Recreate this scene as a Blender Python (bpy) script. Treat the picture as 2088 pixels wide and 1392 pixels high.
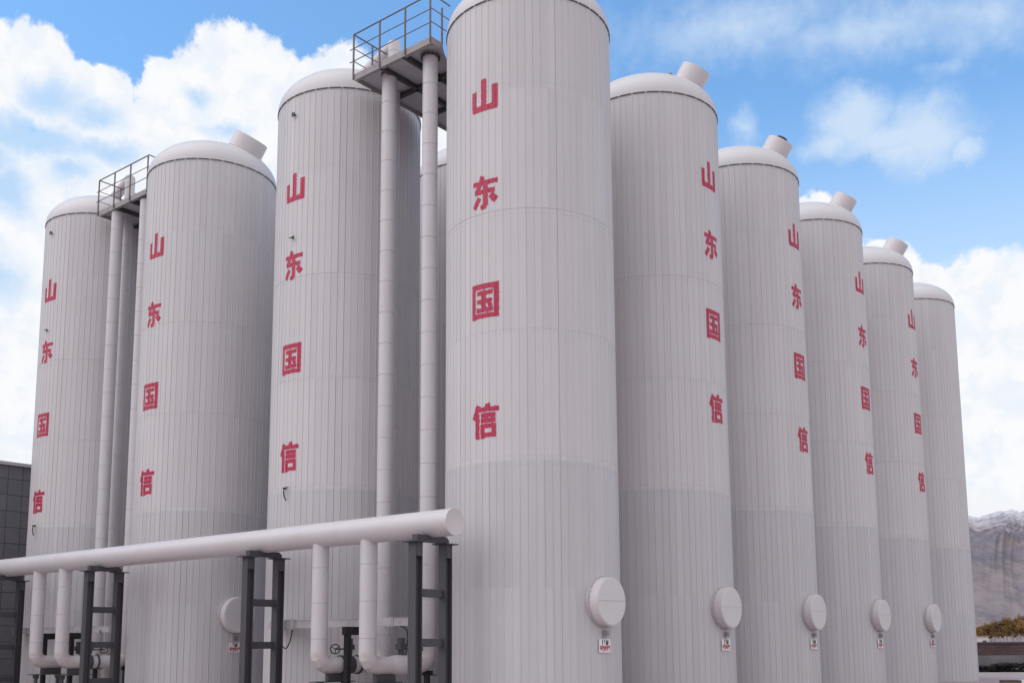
import bpy, math, random
from math import sin, cos, pi, radians as R
from mathutils import Vector, Matrix, noise as mnoise

for o in list(bpy.data.objects):
    bpy.data.objects.remove(o)
SC = bpy.context.scene
COL = SC.collection
random.seed(7)

# ------------------------------------------------------------------ camera
EYE = 1.6
cam = bpy.data.cameras.new('camera')
cam.sensor_fit = 'HORIZONTAL'
cam.sensor_width = 36.0
cam.lens = 36.934
cam.shift_y = 0.14973
cam.clip_start = 0.1
cam.clip_end = 20000
co = bpy.data.objects.new('camera', cam)
COL.objects.link(co)
co.matrix_world = Matrix.Translation((0, 0, EYE)) @ Matrix.Rotation(pi/2 + 0.141353, 4, 'X') @ Matrix.Rotation(-0.00567, 4, 'Z')
SC.camera = co

# ------------------------------------------------------------------ light, sky, exposure
SUN_AZ, SUN_EL = -112.0, 52.0            # compass degrees from +y, clockwise
sl = bpy.data.lights.new('sun', 'SUN')
sl.energy = 1.15
sl.angle = R(70)
sl.color = (1.0, 0.95, 0.93)
so = bpy.data.objects.new('sun', sl)
COL.objects.link(so)
sd = Vector((sin(R(SUN_AZ))*cos(R(SUN_EL)), cos(R(SUN_AZ))*cos(R(SUN_EL)), sin(R(SUN_EL))))
so.rotation_euler = sd.to_track_quat('Z', 'Y').to_euler()

SC.view_settings.view_transform = 'Standard'
SC.view_settings.look = 'None'
SC.view_settings.exposure = 0.0
SC.view_settings.gamma = 1.0


class NT:
    """small node-tree writer"""
    def __init__(s, tree):
        s.t = tree
    def n(s, typ, **kw):
        nd = s.t.nodes.new(typ)
        for k, v in kw.items():
            setattr(nd, k, v)
        return nd
    def lk(s, a, b):
        s.t.links.new(a, b)
    def put(s, sock, v):
        if isinstance(v, bpy.types.NodeSocket):
            s.lk(v, sock)
        elif v is not None:
            sock.default_value = v
    def m(s, op, a=None, b=None, c=None, clamp=False):
        nd = s.n('ShaderNodeMath', operation=op, use_clamp=clamp)
        s.put(nd.inputs[0], a); s.put(nd.inputs[1], b); s.put(nd.inputs[2], c)
        return nd.outputs[0]
    def vm(s, op, a=None, b=None):
        nd = s.n('ShaderNodeVectorMath', operation=op)
        s.put(nd.inputs[0], a); s.put(nd.inputs[1], b)
        return nd.outputs['Value'] if op in ('LENGTH', 'DOT_PRODUCT') else nd.outputs[0]
    def mix(s, f, a, b, mode='MIX'):
        nd = s.n('ShaderNodeMix', data_type='RGBA', blend_type=mode)
        s.put(nd.inputs[0], f)
        for sock, v in ((nd.inputs[6], a), (nd.inputs[7], b)):
            if isinstance(v, tuple) and len(v) == 3:
                v = (*v, 1.0)
            s.put(sock, v)
        return nd.outputs[2]
    def smooth(s, v, lo, hi, a=0.0, b=1.0):
        nd = s.n('ShaderNodeMapRange', interpolation_type='SMOOTHSTEP')
        s.put(nd.inputs[0], v)
        nd.inputs[1].default_value = lo; nd.inputs[2].default_value = hi
        nd.inputs[3].default_value = a; nd.inputs[4].default_value = b
        return nd.outputs[0]
    def lin(s, v, lo, hi, a=0.0, b=1.0):
        nd = s.n('ShaderNodeMapRange')
        s.put(nd.inputs[0], v)
        nd.inputs[1].default_value = lo; nd.inputs[2].default_value = hi
        nd.inputs[3].default_value = a; nd.inputs[4].default_value = b
        return nd.outputs[0]
    def noise(s, vec, scale, detail=4, rough=0.55, dist=0.0):
        nd = s.n('ShaderNodeTexNoise')
        s.put(nd.inputs['Vector'], vec)
        nd.inputs['Scale'].default_value = scale
        nd.inputs['Detail'].default_value = detail
        nd.inputs['Roughness'].default_value = rough
        nd.inputs['Distortion'].default_value = dist
        return nd.outputs['Fac']
    def xyz(s, v):
        nd = s.n('ShaderNodeSeparateXYZ'); s.lk(v, nd.inputs[0]); return nd.outputs
    def vec(s, x, y, z):
        nd = s.n('ShaderNodeCombineXYZ')
        for i, v in enumerate((x, y, z)):
            s.put(nd.inputs[i], v)
        return nd.outputs[0]


world = bpy.data.worlds.new('World')
SC.world = world
world.use_nodes = True
world.node_tree.nodes.clear()
W = NT(world.node_tree)
sky = W.n('ShaderNodeTexSky', sky_type='NISHITA')
sky.sun_disc = False
sky.sun_elevation = R(SUN_EL)
sky.sun_rotation = R(SUN_AZ)
sky.air_density = 1.0
sky.dust_density = 0.6
sky.ozone_density = 1.6
D = W.n('ShaderNodeTexCoord').outputs['Generated']
dx, dy, dz = W.xyz(D)
AZ = W.m('DEGREES', W.m('ARCTAN2', dx, dy))
EL = W.m('DEGREES', W.m('ARCSINE', dz))
AE = W.vec(AZ, EL, 0.0)
wob = W.n('ShaderNodeTexNoise')
W.lk(AE, wob.inputs['Vector'])
wob.inputs['Scale'].default_value = 0.45; wob.inputs['Detail'].default_value = 7; wob.inputs['Roughness'].default_value = 0.62
shift = W.vm('MULTIPLY', W.vm('SUBTRACT', wob.outputs['Color'], (0.5, 0.5, 0.5)), (2.6, 2.2, 0.0))
AEW = W.vm('ADD', AE, shift)


def blob_field(blobs, coord):
    acc = None
    for (a, e, sa, se, w) in blobs:
        d = W.vm('LENGTH', W.vm('MULTIPLY', W.vm('SUBTRACT', coord, (a, e, 0.0)), (1.0/sa, 1.0/se, 0.0)))
        v = W.m('MULTIPLY', W.m('SUBTRACT', 1.0, d, clamp=True), w)
        acc = v if acc is None else W.m('MAXIMUM', acc, v)
    return acc

heaped = [  # azimuth, elevation, half widths (degrees), weight : heaped white clouds
    (-26.3, 27.3, 3.6, 2.9, 1), (-27.5, 21.5, 4.2, 5.2, 1), (-23.0, 26.9, 2.7, 2.3, 1), (-19.2, 27.6, 2.2, 2.3, 1), (-15.2, 28.0, 5.4, 4.1, 1),
    (-9.6, 28.0, 4.0, 3.6, 1), (-19.3, 24.3, 8.4, 3.7, 1), (-25.2, 13.5, 6.0, 8.8, 1), (-11.7, 22.8, 9.0, 5.4, 1),
    (25.1, 15.6, 4.4, 4.7, 1), (22.1, 17.4, 2.7, 2.2, 1), (16.9, 21.2, 2.6, 2.1, 1), (18.5, 19.3, 3.6, 1.7, 1), (20.2, 18.4, 3.0, 2.3, 1),
    (26.0, 12.8, 6.2, 7.0, 1), (22.3, 12.0, 12.0, 6.0, 1), (-1.2, 10.5, 34.0, 7.4, 1), (-4.0, 25.6, 5.0, 4.0, 1)]
thin = [
    (21.0, 25.3, 4.6, 1.5, .8), (21.8, 24.6, 3.6, 1.0, .75),
    (19.2, 26.2, 3.4, 2.2, .85), (22.6, 25.1, 3.8, 2.4, .85), (18.0, 25.4, 2.6, 1.1, .7), (24.6, 24.1, 1.5, 1.0, .75),
    (13.4, 26.8, 1.3, 1.7, .5), (13.0, 31.3, 11.0, 2.6, .5), (20.5, 30.3, 11.0, 2.4, .5), (26.2, 29.7, 5.2, 2.9, .5), (24.0, 27.8, 1.9, .9, .4)]
gaps = [(-24.9, 26.7, 2.9, 1.6, .62), (-22.7, 26.3, 2.4, 1.2, .6), (-25.6, 24.7, 4.6, 1.4, .8), (-26.8, 22.0, 2.4, 2.1, .7), (-28, 23.5, 3, 2, .6),
        (-17.7, 27.8, 1.7, .7, .5), (-16.0, 26.3, 2.6, .8, .5), (-24.0, 23.6, 2.2, 1.0, .6), (-22.0, 24.6, 3.2, 1.1, .6), (-26.8, 18.0, 2.5, 2.5, .5)]
fine = W.noise(AE, 1.1, 8, 0.6)
Fh = W.m('ADD', blob_field(heaped, AEW), W.m('MULTIPLY', W.m('SUBTRACT', fine, 0.5), 0.30))
Mh = W.smooth(Fh, 0.13, 0.27)
Ft = W.m('ADD', blob_field(thin, AEW), W.m('MULTIPLY', W.m('SUBTRACT', W.noise(AE, 0.8, 7, 0.6), 0.5), 0.40))
Mt = W.smooth(Ft, 0.02, 0.70, 0.0, 0.80)
Fg = W.m('ADD', blob_field(gaps, AEW), W.m('MULTIPLY', W.m('SUBTRACT', W.noise(AE, 0.7, 7, 0.6), 0.5), 0.35))
Mg = W.smooth(Fg, 0.05, 0.60, 0.0, 0.95)
# unseen cloud deck around the view, added for overcast light; thins towards the north
away = W.m('MAXIMUM', W.m('DIVIDE', W.m('ABSOLUTE', AZ), 48.0), W.m('DIVIDE', EL, 52.0))
Fd = W.m('ADD', W.m('MULTIPLY', W.noise(D, 2.2, 7, 0.6), 0.9), W.smooth(away, 0.75, 1.5, -0.5, 0.55))
Md = W.smooth(Fd, 0.55, 0.85, 0.0, 0.9)
# blue gets paler towards the horizon
pale = W.m('MAXIMUM', W.smooth(EL, 15.0, 29.0, 0.62, 0.0), W.smooth(EL, 7.0, 15.0, 1.0, 0.0))
nis = W.mix(1.0, sky.outputs[0], (1.76, 2.38, 2.62), 'MULTIPLY')
blue = W.mix(pale, nis, W.mix(W.smooth(EL, 8.0, 18.0), (9.0, 9.2, 9.6), (7.0, 8.3, 9.6)))
cloud_tone = W.mix(W.smooth(W.noise(AEW, 0.55, 6, 0.6), 0.35, 0.62), (8.5, 9.05, 9.8), (9.7, 9.75, 9.9))
cloud_tone = W.mix(Mg, cloud_tone, (4.9, 7.0, 9.7))
c1 = W.mix(Mt, blue, (7.0, 8.2, 9.6))
c2 = W.mix(Mh, c1, cloud_tone)
c3 = W.mix(Md, c2, (9.0, 8.9, 9.1))
bg = W.n('ShaderNodeBackground')
W.lk(c3, bg.inputs[0])
bg.inputs[1].default_value = 0.1
wo = W.n('ShaderNodeOutputWorld')
W.lk(bg.outputs[0], wo.inputs[0])

# ------------------------------------------------------------------ site frame (u runs away along the right-hand row, v along the left-hand row)
U = Vector((0.62604, 0.77979, 0)); V = Vector((-0.77979, 0.62604, 0))
ROT = math.atan2(U.y, U.x)
P0 = Vector((0.45556, 24.0297, 0))
def site(u, v, z=0.0):
    return P0 + U*u + V*v + Vector((0, 0, z))

# ------------------------------------------------------------------ materials
def principled(name, color, rough=0.5, metal=0.0, spec=0.5):
    m = bpy.data.materials.new(name)
    m.use_nodes = True
    t = NT(m.node_tree)
    b = m.node_tree.nodes['Principled BSDF']
    b.inputs['Base Color'].default_value = (*color, 1)
    b.inputs['Roughness'].default_value = rough
    b.inputs['Metallic'].default_value = metal
    b.inputs['Specular IOR Level'].default_value = spec
    return m, t, b

def worn(name, color, rough=0.5, metal=0.0, amount=0.12, scale=3.0, stain=None, stain_amt=0.0, spec=0.5, bump=0.0, fine=40.0):
    m, t, b = principled(name, color, rough, metal, spec)
    p = t.n('ShaderNodeTexCoord').outputs['Object']
    n1 = t.noise(p, scale, 5, 0.6)
    n2 = t.noise(p, fine, 3, 0.6)
    f = t.m('ADD', t.m('MULTIPLY', t.m('SUBTRACT', n1, 0.5), 2*amount), t.m('MULTIPLY', t.m('SUBTRACT', n2, 0.5), amount))
    c = t.mix(1.0, (*color, 1.0), t.vec(*(t.m('ADD', 1.0, f),)*3), 'MULTIPLY')
    if stain:
        c = t.mix(t.smooth(t.noise(p, scale*1.7, 6, 0.65), 0.52, 0.75, 0, stain_amt), c, stain)
    t.lk(c, b.inputs['Base Color'])
    t.lk(t.m('ADD', rough, t.m('MULTIPLY', t.m('SUBTRACT', n1, 0.5), 0.25)), b.inputs['Roughness'])
    if bump:
        bn = t.n('ShaderNodeBump'); bn.inputs['Strength'].default_value = bump; bn.inputs['Distance'].default_value = 0.01
        t.lk(n2, bn.inputs['Height']); t.lk(bn.outputs[0], b.inputs['Normal'])
    return m

NPAN = 72
def clad_material(name, color, spread=0.05):
    """sheet-metal cladding: every upright sheet has its own tone, with rain streaks and old dirt"""
    m, t, b = principled(name, color, 0.42, 0.0, 0.4)
    p = t.n('ShaderNodeTexCoord').outputs['Object']
    oi = t.n('ShaderNodeObjectInfo').outputs['Random']
    x, y, z = t.xyz(p)
    ang = t.m('DIVIDE', t.m('ADD', t.m('ARCTAN2', y, x), pi), 2*pi/NPAN)
    idx = t.m('FLOOR', ang)
    wn = t.n('ShaderNodeTexWhiteNoise', noise_dimensions='2D')
    t.lk(t.vec(idx, t.m('ADD', t.m('FLOOR', t.m('DIVIDE', z, 2.79)), t.m('MULTIPLY', oi, 57.0)), 0.0), wn.inputs['Vector'])
    wnc = t.n('ShaderNodeTexWhiteNoise', noise_dimensions='2D')
    t.lk(t.vec(t.m('FLOOR', t.m('DIVIDE', ang, 5.0)), t.m('FLOOR', t.m('DIVIDE', z, 2.79)), 0.0), wnc.inputs['Vector'])
    tone = t.m('ADD', t.m('MULTIPLY', t.m('SUBTRACT', wn.outputs[0], 0.5), spread), t.m('MULTIPLY', t.m('SUBTRACT', wnc.outputs[0], 0.5), spread*0.5))
    ps = t.vec(t.m('MULTIPLY', x, 5.0), t.m('MULTIPLY', y, 5.0), t.m('ADD', t.m('MULTIPLY', z, 0.22), t.m('MULTIPLY', oi, 40.0)))
    streak = t.noise(ps, 2.2, 6, 0.65)
    cloudy = t.noise(t.vm('ADD', p, t.vec(t.m('MULTIPLY', oi, 60.0), 0.0, 0.0)), 0.6, 4, 0.6)
    f = t.m('ADD', tone, t.m('ADD', t.m('MULTIPLY', t.m('SUBTRACT', streak, 0.5), 0.10), t.m('MULTIPLY', t.m('SUBTRACT', cloudy, 0.5), 0.10)))
    c = t.mix(1.0, (*color, 1.0), t.vec(*(t.m('ADD', 1.0, f),)*3), 'MULTIPLY')
    # faint rusty-pink bloom in large patches
    c = t.mix(t.smooth(t.noise(p, 0.9, 5, 0.6), 0.5, 0.78, 0, 0.22), c, (color[0]*1.0, color[1]*0.90, color[2]*0.90))
    # dark open joint along one side of each standing seam, uneven from seam to seam
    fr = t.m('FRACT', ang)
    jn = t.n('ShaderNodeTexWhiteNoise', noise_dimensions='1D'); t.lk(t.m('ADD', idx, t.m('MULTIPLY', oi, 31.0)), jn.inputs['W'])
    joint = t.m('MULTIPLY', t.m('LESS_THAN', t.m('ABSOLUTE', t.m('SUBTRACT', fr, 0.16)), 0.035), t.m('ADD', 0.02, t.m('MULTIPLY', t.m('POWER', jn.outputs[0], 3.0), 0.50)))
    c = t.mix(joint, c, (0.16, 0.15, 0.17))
    # rows of rivets along the sheet laps
    dots = None
    for zz, st in ((8.39, .5), (8.30, .3), (14.1, .35), (11.02, .45), (5.40, .35), (5.60, .35)):
        near = t.m('LESS_THAN', t.m('ABSOLUTE', t.m('SUBTRACT', z, zz)), 0.014)
        hit = t.m('MULTIPLY', t.m('MULTIPLY', near, t.m('LESS_THAN', t.m('FRACT', t.m('MULTIPLY', ang, 2.0)), 0.20)), st)
        dots = hit if dots is None else t.m('MAXIMUM', dots, hit)
    lap_shade = t.m('MULTIPLY', t.m('LESS_THAN', t.m('ABSOLUTE', t.m('SUBTRACT', z, 8.36)), 0.006), t.m('MULTIPLY', wn.outputs[0], 0.25))  # thin painted line standing for the shadow of the sheet overlap
    c = t.mix(t.m('MAXIMUM', dots, lap_shade), c, (0.20, 0.19, 0.20))
    t.lk(c, b.inputs['Base Color'])
    t.lk(t.m('ADD', 0.38, t.m('MULTIPLY', streak, 0.16)), b.inputs['Roughness'])
    # gentle oil-canning of the sheet
    bn = t.n('ShaderNodeBump'); bn.inputs['Strength'].default_value = 0.25; bn.inputs['Distance'].default_value = 0.02
    t.lk(t.noise(ps, 0.8, 3, 0.5), bn.inputs['Height']); t.lk(bn.outputs[0], b.inputs['Normal'])
    return m

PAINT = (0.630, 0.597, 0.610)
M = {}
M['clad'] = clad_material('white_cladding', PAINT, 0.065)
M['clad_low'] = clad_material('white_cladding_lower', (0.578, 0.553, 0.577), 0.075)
M['dome'] = worn('white_dome_sheet', (0.68, 0.65, 0.665), 0.42, amount=0.05, scale=0.8, fine=9)
M['nozzle'] = worn('white_nozzle_sheet', (0.66, 0.61, 0.62), 0.4, amount=0.06, scale=2)
M['pipe'] = worn('white_pipe_jacket', (0.635, 0.592, 0.615), 0.38, amount=0.06, scale=1.2, stain=(0.55, 0.47, 0.46), stain_amt=0.35)
M['elbow'] = worn('white_elbow_jacket', (0.63, 0.57, 0.58), 0.38, amount=0.08, scale=2.5, stain=(0.50, 0.40, 0.38), stain_amt=0.45)
M['dark'] = worn('dark_grey_steel', (0.072, 0.069, 0.08), 0.55, amount=0.2, scale=3, stain=(0.12, 0.115, 0.12), stain_amt=0.35)
M['black'] = worn('black_steel', (0.018, 0.017, 0.02), 0.5, amount=0.3, scale=6)
M['rail'] = worn('weathered_rail_steel', (0.16, 0.135, 0.13), 0.6, amount=0.25, scale=5, stain=(0.16, 0.075, 0.045), stain_amt=0.6)
M['beam'] = worn('weathered_grey_beam', (0.34, 0.31, 0.315), 0.6, amount=0.2, scale=3, stain=(0.20, 0.12, 0.09), stain_amt=0.45)
M['joist'] = worn('dark_joist_steel', (0.075, 0.072, 0.08), 0.6, amount=0.25, scale=4)
M['galv'] = worn('galvanised_sheet', (0.55, 0.52, 0.54), 0.45, 0.2, amount=0.10, scale=4, stain=(0.32, 0.31, 0.34), stain_amt=0.5)
M['sign'] = worn('white_enamel', (0.88, 0.86, 0.86), 0.4, amount=0.05, scale=8)
M['ink'] = worn('black_ink', (0.025, 0.022, 0.025), 0.5, amount=0.2, scale=8)
M['red_ink'] = worn('red_ink', (0.50, 0.03, 0.06), 0.5, amount=0.2, scale=8)
M['flange'] = worn('grey_flange_sheet', (0.50, 0.47, 0.485), 0.5, amount=0.2, scale=6)
M['rim'] = worn('dark_rim_shade', (0.15, 0.145, 0.15), 0.7, amount=0.3, scale=6)  # dark colour for the shade in the gap under the dome lip
M['brass'] = worn('grey_box_metal', (0.30, 0.28, 0.28), 0.5, 0.3, amount=0.15, scale=9)

def red_paint():
    m, t, b = principled('red_stencil_paint', (0.50, 0.042, 0.095), 0.5)
    p = t.n('ShaderNodeTexCoord').outputs['Object']
    n1 = t.noise(p, 9, 6, 0.7)
    n2 = t.noise(p, 55, 3, 0.6)
    c = t.mix(t.smooth(n1, 0.40, 0.72, 0, 0.6), (0.49, 0.018, 0.074), (0.47, 0.042, 0.102))
    c = t.mix(t.smooth(n2, 0.58, 0.8, 0, 0.25), c, (0.52, 0.12, 0.17))
    t.lk(c, b.inputs['Base Color'])
    return m
M['red'] = red_paint()

def deck_mat():
    m, t, b = principled('ribbed_deck_plate', (0.33, 0.32, 0.35), 0.55, 0.1)
    p = t.n('ShaderNodeTexCoord').outputs['Object']
    x, y, z = t.xyz(p)
    wv = t.m('ABSOLUTE', t.m('SUBTRACT', t.m('FRACT', t.m('MULTIPLY', x, 14.0)), 0.5))
    c = t.mix(t.smooth(wv, 0.36, 0.46, 0, 0.6), (0.60, 0.575, 0.61), (0.32, 0.31, 0.33))
    c = t.mix(t.smooth(t.noise(p, 2.4, 5, 0.6), 0.45, 0.75, 0, 0.4), c, (0.42, 0.39, 0.41))
    t.lk(c, b.inputs['Base Color'])
    bn = t.n('ShaderNodeBump'); bn.inputs['Strength'].default_value = 0.5; bn.inputs['Distance'].default_value = 0.01
    t.lk(wv, bn.inputs['Height']); t.lk(bn.outputs[0], b.inputs['Normal'])
    return m
M['deck'] = deck_mat()

def tile_mat():
    m, t, b = principled('dark_facade_panel', (0.085, 0.08, 0.088), 0.5)
    p = t.n('ShaderNodeTexCoord').outputs['Object']
    x, y, z = t.xyz(p)
    br = t.n('ShaderNodeTexBrick', offset=0.0, offset_frequency=2, squash=1.0)
    t.lk(t.vec(x, z, 0.0), br.inputs['Vector'])
    br.inputs['Color1'].default_value = (0.195, 0.184, 0.197, 1); br.inputs['Color2'].default_value = (0.165, 0.157, 0.172, 1)
    br.inputs['Mortar'].default_value = (0.04, 0.037, 0.042, 1)
    br.inputs['Scale'].default_value = 1.0; br.inputs['Mortar Size'].default_value = 0.012; br.inputs['Mortar Smooth'].default_value = 0.2
    br.inputs['Brick Width'].default_value = 0.55; br.inputs['Row Height'].default_value = 0.60
    c = t.mix(t.smooth(t.noise(p, 0.7, 5, 0.6), 0.4, 0.7, 0, 0.5), br.outputs['Color'], (0.145, 0.138, 0.153))
    c = t.mix(1.0, c, t.vec(*(t.lin(t.noise(p, 14, 3), 0.2, 0.8, 0.8, 1.2),)*3), 'MULTIPLY')
    t.lk(c, b.inputs['Base Color'])
    bn = t.n('ShaderNodeBump', invert=True); bn.inputs['Strength'].default_value = 0.6; bn.inputs['Distance'].default_value = 0.02
    t.lk(br.outputs['Fac'], bn.inputs['Height']); t.lk(bn.outputs[0], b.inputs['Normal'])
    return m
M['tile'] = tile_mat()

def ground_mat():
    m, t, b = principled('dry_ground', (0.25, 0.21, 0.2), 0.95, 0, 0.03)
    p = t.n('ShaderNodeTexCoord').outputs['Object']
    c = t.mix(t.smooth(t.noise(p, 0.05, 8, 0.6), 0.35, 0.65), (0.26, 0.215, 0.20), (0.18, 0.155, 0.14))
    c = t.mix(t.smooth(t.noise(p, 1.2, 6, 0.7), 0.4, 0.7, 0, 0.5), c, (0.32, 0.28, 0.26))
    t.lk(c, b.inputs['Base Color'])
    return m
M['ground'] = ground_mat()

def concrete_mat(name, ca, cb):
    m, t, b = principled(name, ca, 0.95, 0, 0.03)
    p = t.n('ShaderNodeTexCoord').outputs['Object']
    c = t.mix(t.smooth(t.noise(p, 0.35, 7, 0.65), 0.35, 0.68), ca, cb)
    c = t.mix(1.0, c, t.vec(*(t.lin(t.noise(p, 11, 4), 0.2, 0.8, 0.85, 1.15),)*3), 'MULTIPLY')
    t.lk(c, b.inputs['Base Color'])
    return m
M['pave'] = concrete_mat('pale_concrete', (0.44, 0.365, 0.365), (0.36, 0.305, 0.305))
M['conc'] = concrete_mat('grey_render', (0.27, 0.255, 0.25), (0.15, 0.145, 0.15))
M['kerb'] = concrete_mat('brown_kerb_stone', (0.15, 0.11, 0.09), (0.10, 0.075, 0.065))

def brick_mat():
    m, t, b = principled('old_red_brick', (0.13, 0.07, 0.065), 0.85, 0, 0.2)
    p = t.n('ShaderNodeTexCoord').outputs['Object']
    x, y, z = t.xyz(p)
    br = t.n('ShaderNodeTexBrick'); t.lk(t.vec(x, z, 0.0), br.inputs['Vector'])
    br.inputs['Color1'].default_value = (0.135, 0.070, 0.064, 1); br.inputs['Color2'].default_value = (0.095, 0.055, 0.055, 1)
    br.inputs['Mortar'].default_value = (0.16, 0.13, 0.125, 1)
    br.inputs['Scale'].default_value = 1.0; br.inputs['Mortar Size'].default_value = 0.008
    br.inputs['Brick Width'].default_value = 0.25; br.inputs['Row Height'].default_value = 0.075
    c = t.mix(t.smooth(t.noise(p, 0.8, 6, 0.65), 0.45, 0.72, 0, 0.7), br.outputs['Color'], (0.06, 0.05, 0.05))
    t.lk(c, b.inputs['Base Color'])
    return m
M['brick'] = brick_mat()

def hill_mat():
    m, t, b = principled('hazed_rock_and_snow', (0.25, 0.2, 0.2), 0.95, 0, 0.1)
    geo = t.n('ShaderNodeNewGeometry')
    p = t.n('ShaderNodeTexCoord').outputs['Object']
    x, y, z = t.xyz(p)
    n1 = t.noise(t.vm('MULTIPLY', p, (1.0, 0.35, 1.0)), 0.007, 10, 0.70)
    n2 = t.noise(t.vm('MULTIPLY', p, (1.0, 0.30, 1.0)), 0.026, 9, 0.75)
    c = t.mix(t.smooth(n1, 0.42, 0.58), (0.265, 0.215, 0.215), (0.20, 0.185, 0.21))  # the far haze is mixed into these mauve rock tones
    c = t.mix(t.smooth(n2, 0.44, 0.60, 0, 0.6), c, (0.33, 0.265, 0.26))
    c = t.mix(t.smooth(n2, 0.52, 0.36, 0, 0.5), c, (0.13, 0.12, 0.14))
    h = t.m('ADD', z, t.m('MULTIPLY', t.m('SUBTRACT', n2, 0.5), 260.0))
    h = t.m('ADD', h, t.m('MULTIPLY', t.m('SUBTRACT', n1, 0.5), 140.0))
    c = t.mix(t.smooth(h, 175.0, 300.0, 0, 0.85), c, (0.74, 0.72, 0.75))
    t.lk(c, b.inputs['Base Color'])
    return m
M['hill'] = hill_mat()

def leaf_mat(name, a, bcol):
    m, t, b = principled(name, a, 0.8, 0, 0.2)
    p = t.n('ShaderNodeTexCoord').outputs['Object']
    oi = t.n('ShaderNodeObjectInfo').outputs['Random']
    c = t.mix(t.smooth(t.noise(p, 1.6, 4, 0.6), 0.35, 0.65), a, bcol)
    c = t.mix(1.0, c, t.vec(*(t.lin(oi, 0, 1, 0.8, 1.2),)*3), 'MULTIPLY')
    t.lk(c, b.inputs['Base Color'])
    return m
M['gold'] = leaf_mat('golden_autumn_leaves', (0.29, 0.17, 0.06), (0.20, 0.115, 0.05))
M['bark'] = worn('pale_bark', (0.50, 0.44, 0.42), 0.8, amount=0.3, scale=3)
M['scrub'] = leaf_mat('dark_scrub_leaves', (0.045, 0.045, 0.04), (0.025, 0.026, 0.026))
M['stem'] = worn('dark_stem', (0.05, 0.04, 0.035), 0.9)
M['hutwall'] = worn('white_hut_render', (0.62, 0.56, 0.56), 0.8)
M['hutroof'] = worn('pale_red_roof', (0.40, 0.24, 0.22), 0.8)

# ------------------------------------------------------------------ mesh helpers
class MB:
    def __init__(s):
        s.v = []; s.f = []
    def face(s, *pts):
        i = len(s.v); s.v += [Vector(p) for p in pts]; s.f.append(tuple(range(i, i+len(pts))))
    def grid(s, rows, closed=False, flip=False):
        b = len(s.v); n = len(rows[0])
        for r in rows: s.v += [Vector(p) for p in r]
        for j in range(len(rows)-1):
            for i in range(n if closed else n-1):
                a = b+j*n+i; c = b+j*n+(i+1) % n; q = (a, c, c+n, a+n)
                s.f.append(q[::-1] if flip else q)
    def box(s, c, d, rot=0.0):
        cx, cy, cz = c; hx, hy, hz = d[0]/2, d[1]/2, d[2]/2
        b = len(s.v); cr, sr = cos(rot), sin(rot)
        for sx, sy, sz in ((-1,-1,-1),(1,-1,-1),(1,1,-1),(-1,1,-1),(-1,-1,1),(1,-1,1),(1,1,1),(-1,1,1)):
            x, y = sx*hx, sy*hy
            s.v.append(Vector((cx+x*cr-y*sr, cy+x*sr+y*cr, cz+sz*hz)))
        for q in ((0,3,2,1),(4,5,6,7),(0,1,5,4),(1,2,6,5),(2,3,7,6),(3,0,4,7)):
            s.f.append(tuple(b+i for i in q))
    def prism(s, poly, z0, z1):
        n = len(poly); b = len(s.v)
        s.v += [Vector((p[0], p[1], z0)) for p in poly] + [Vector((p[0], p[1], z1)) for p in poly]
        s.f.append(tuple(b+i for i in range(n))[::-1]); s.f.append(tuple(b+n+i for i in range(n)))
        for i in range(n):
            j = (i+1) % n; s.f.append((b+i, b+j, b+n+j, b+n+i))
    def tube(s, path, rad, n=24, cap0=True, cap1=True):
        """path: points; rad: a radius, or one for each point"""
        path = [Vector(p) for p in path]; m = len(path)
        rad = [rad]*m if not isinstance(rad, (list, tuple)) else rad
        tans = []
        for i in range(m):
            a = path[i]-path[i-1] if i else path[1]-path[0]
            b = path[i+1]-path[i] if i < m-1 else path[i]-path[i-1]
            a = a.normalized() if a.length > 1e-9 else b.normalized(); b = b.normalized() if b.length > 1e-9 else a
            tans.append((a, b, (a+b).normalized()))
        ref = Vector((0, 0, 1)) if abs(tans[0][2].z) < 0.9 else Vector((1, 0, 0))
        x = ref.cross(tans[0][2]).normalized()
        rows = []
        for i in range(m):
            a, b, t = tans[i]
            x = (x - t*x.dot(t)).normalized(); y = t.cross(x)
            k = 1.0/max(0.5, t.dot(a))             # keep the section round through a mitre
            bend = (b-a)
            row = []
            for q in range(n):
                w = 2*pi*q/n; d = x*cos(w)+y*sin(w)
                if bend.length > 1e-6:
                    bn = bend.normalized(); d = d + bn*(d.dot(bn)*(k-1))
                row.append(path[i]+d*rad[i])
            rows.append(row)
        s.grid(rows, closed=True)
        b = len(s.v)
        if cap0: s.v += rows[0]; s.f.append(tuple(range(b, b+n))[::-1]); b += n
        if cap1: s.v += rows[-1]; s.f.append(tuple(range(b, b+n)))
    def rod(s, a, b, r, n=8):
        s.tube([a, b], r, n)
    def mesh(s, name, mat, smooth=0.0):
        me = bpy.data.meshes.new(name)
        me.from_pydata([tuple(p) for p in s.v], [], s.f)
        me.materials.append(mat)
        if smooth:
            me.polygons.foreach_set('use_smooth', [True]*len(me.polygons))
            me.set_sharp_from_angle(angle=R(smooth))
        me.update()
        return me
    def obj(s, name, mat, parent=None, smooth=0.0):
        return link(name, s.mesh(name, mat, smooth), parent)

def link(name, data, parent=None):
    o = bpy.data.objects.new(name, data)
    COL.objects.link(o)
    if parent: o.parent = parent
    return o

def tag(o, label, cat, group=None):
    o['label'] = label; o['category'] = cat
    if group: o['group'] = group
    return o

def thing(name, label, cat, u, v, z=0.0, group=None, rot=ROT):
    o = bpy.data.objects.new(name, None)
    COL.objects.link(o)
    o.location = site(u, v, z); o.rotation_euler = (0, 0, rot)
    o.empty_display_size = 0.3
    return tag(o, label, cat, group)

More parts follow.
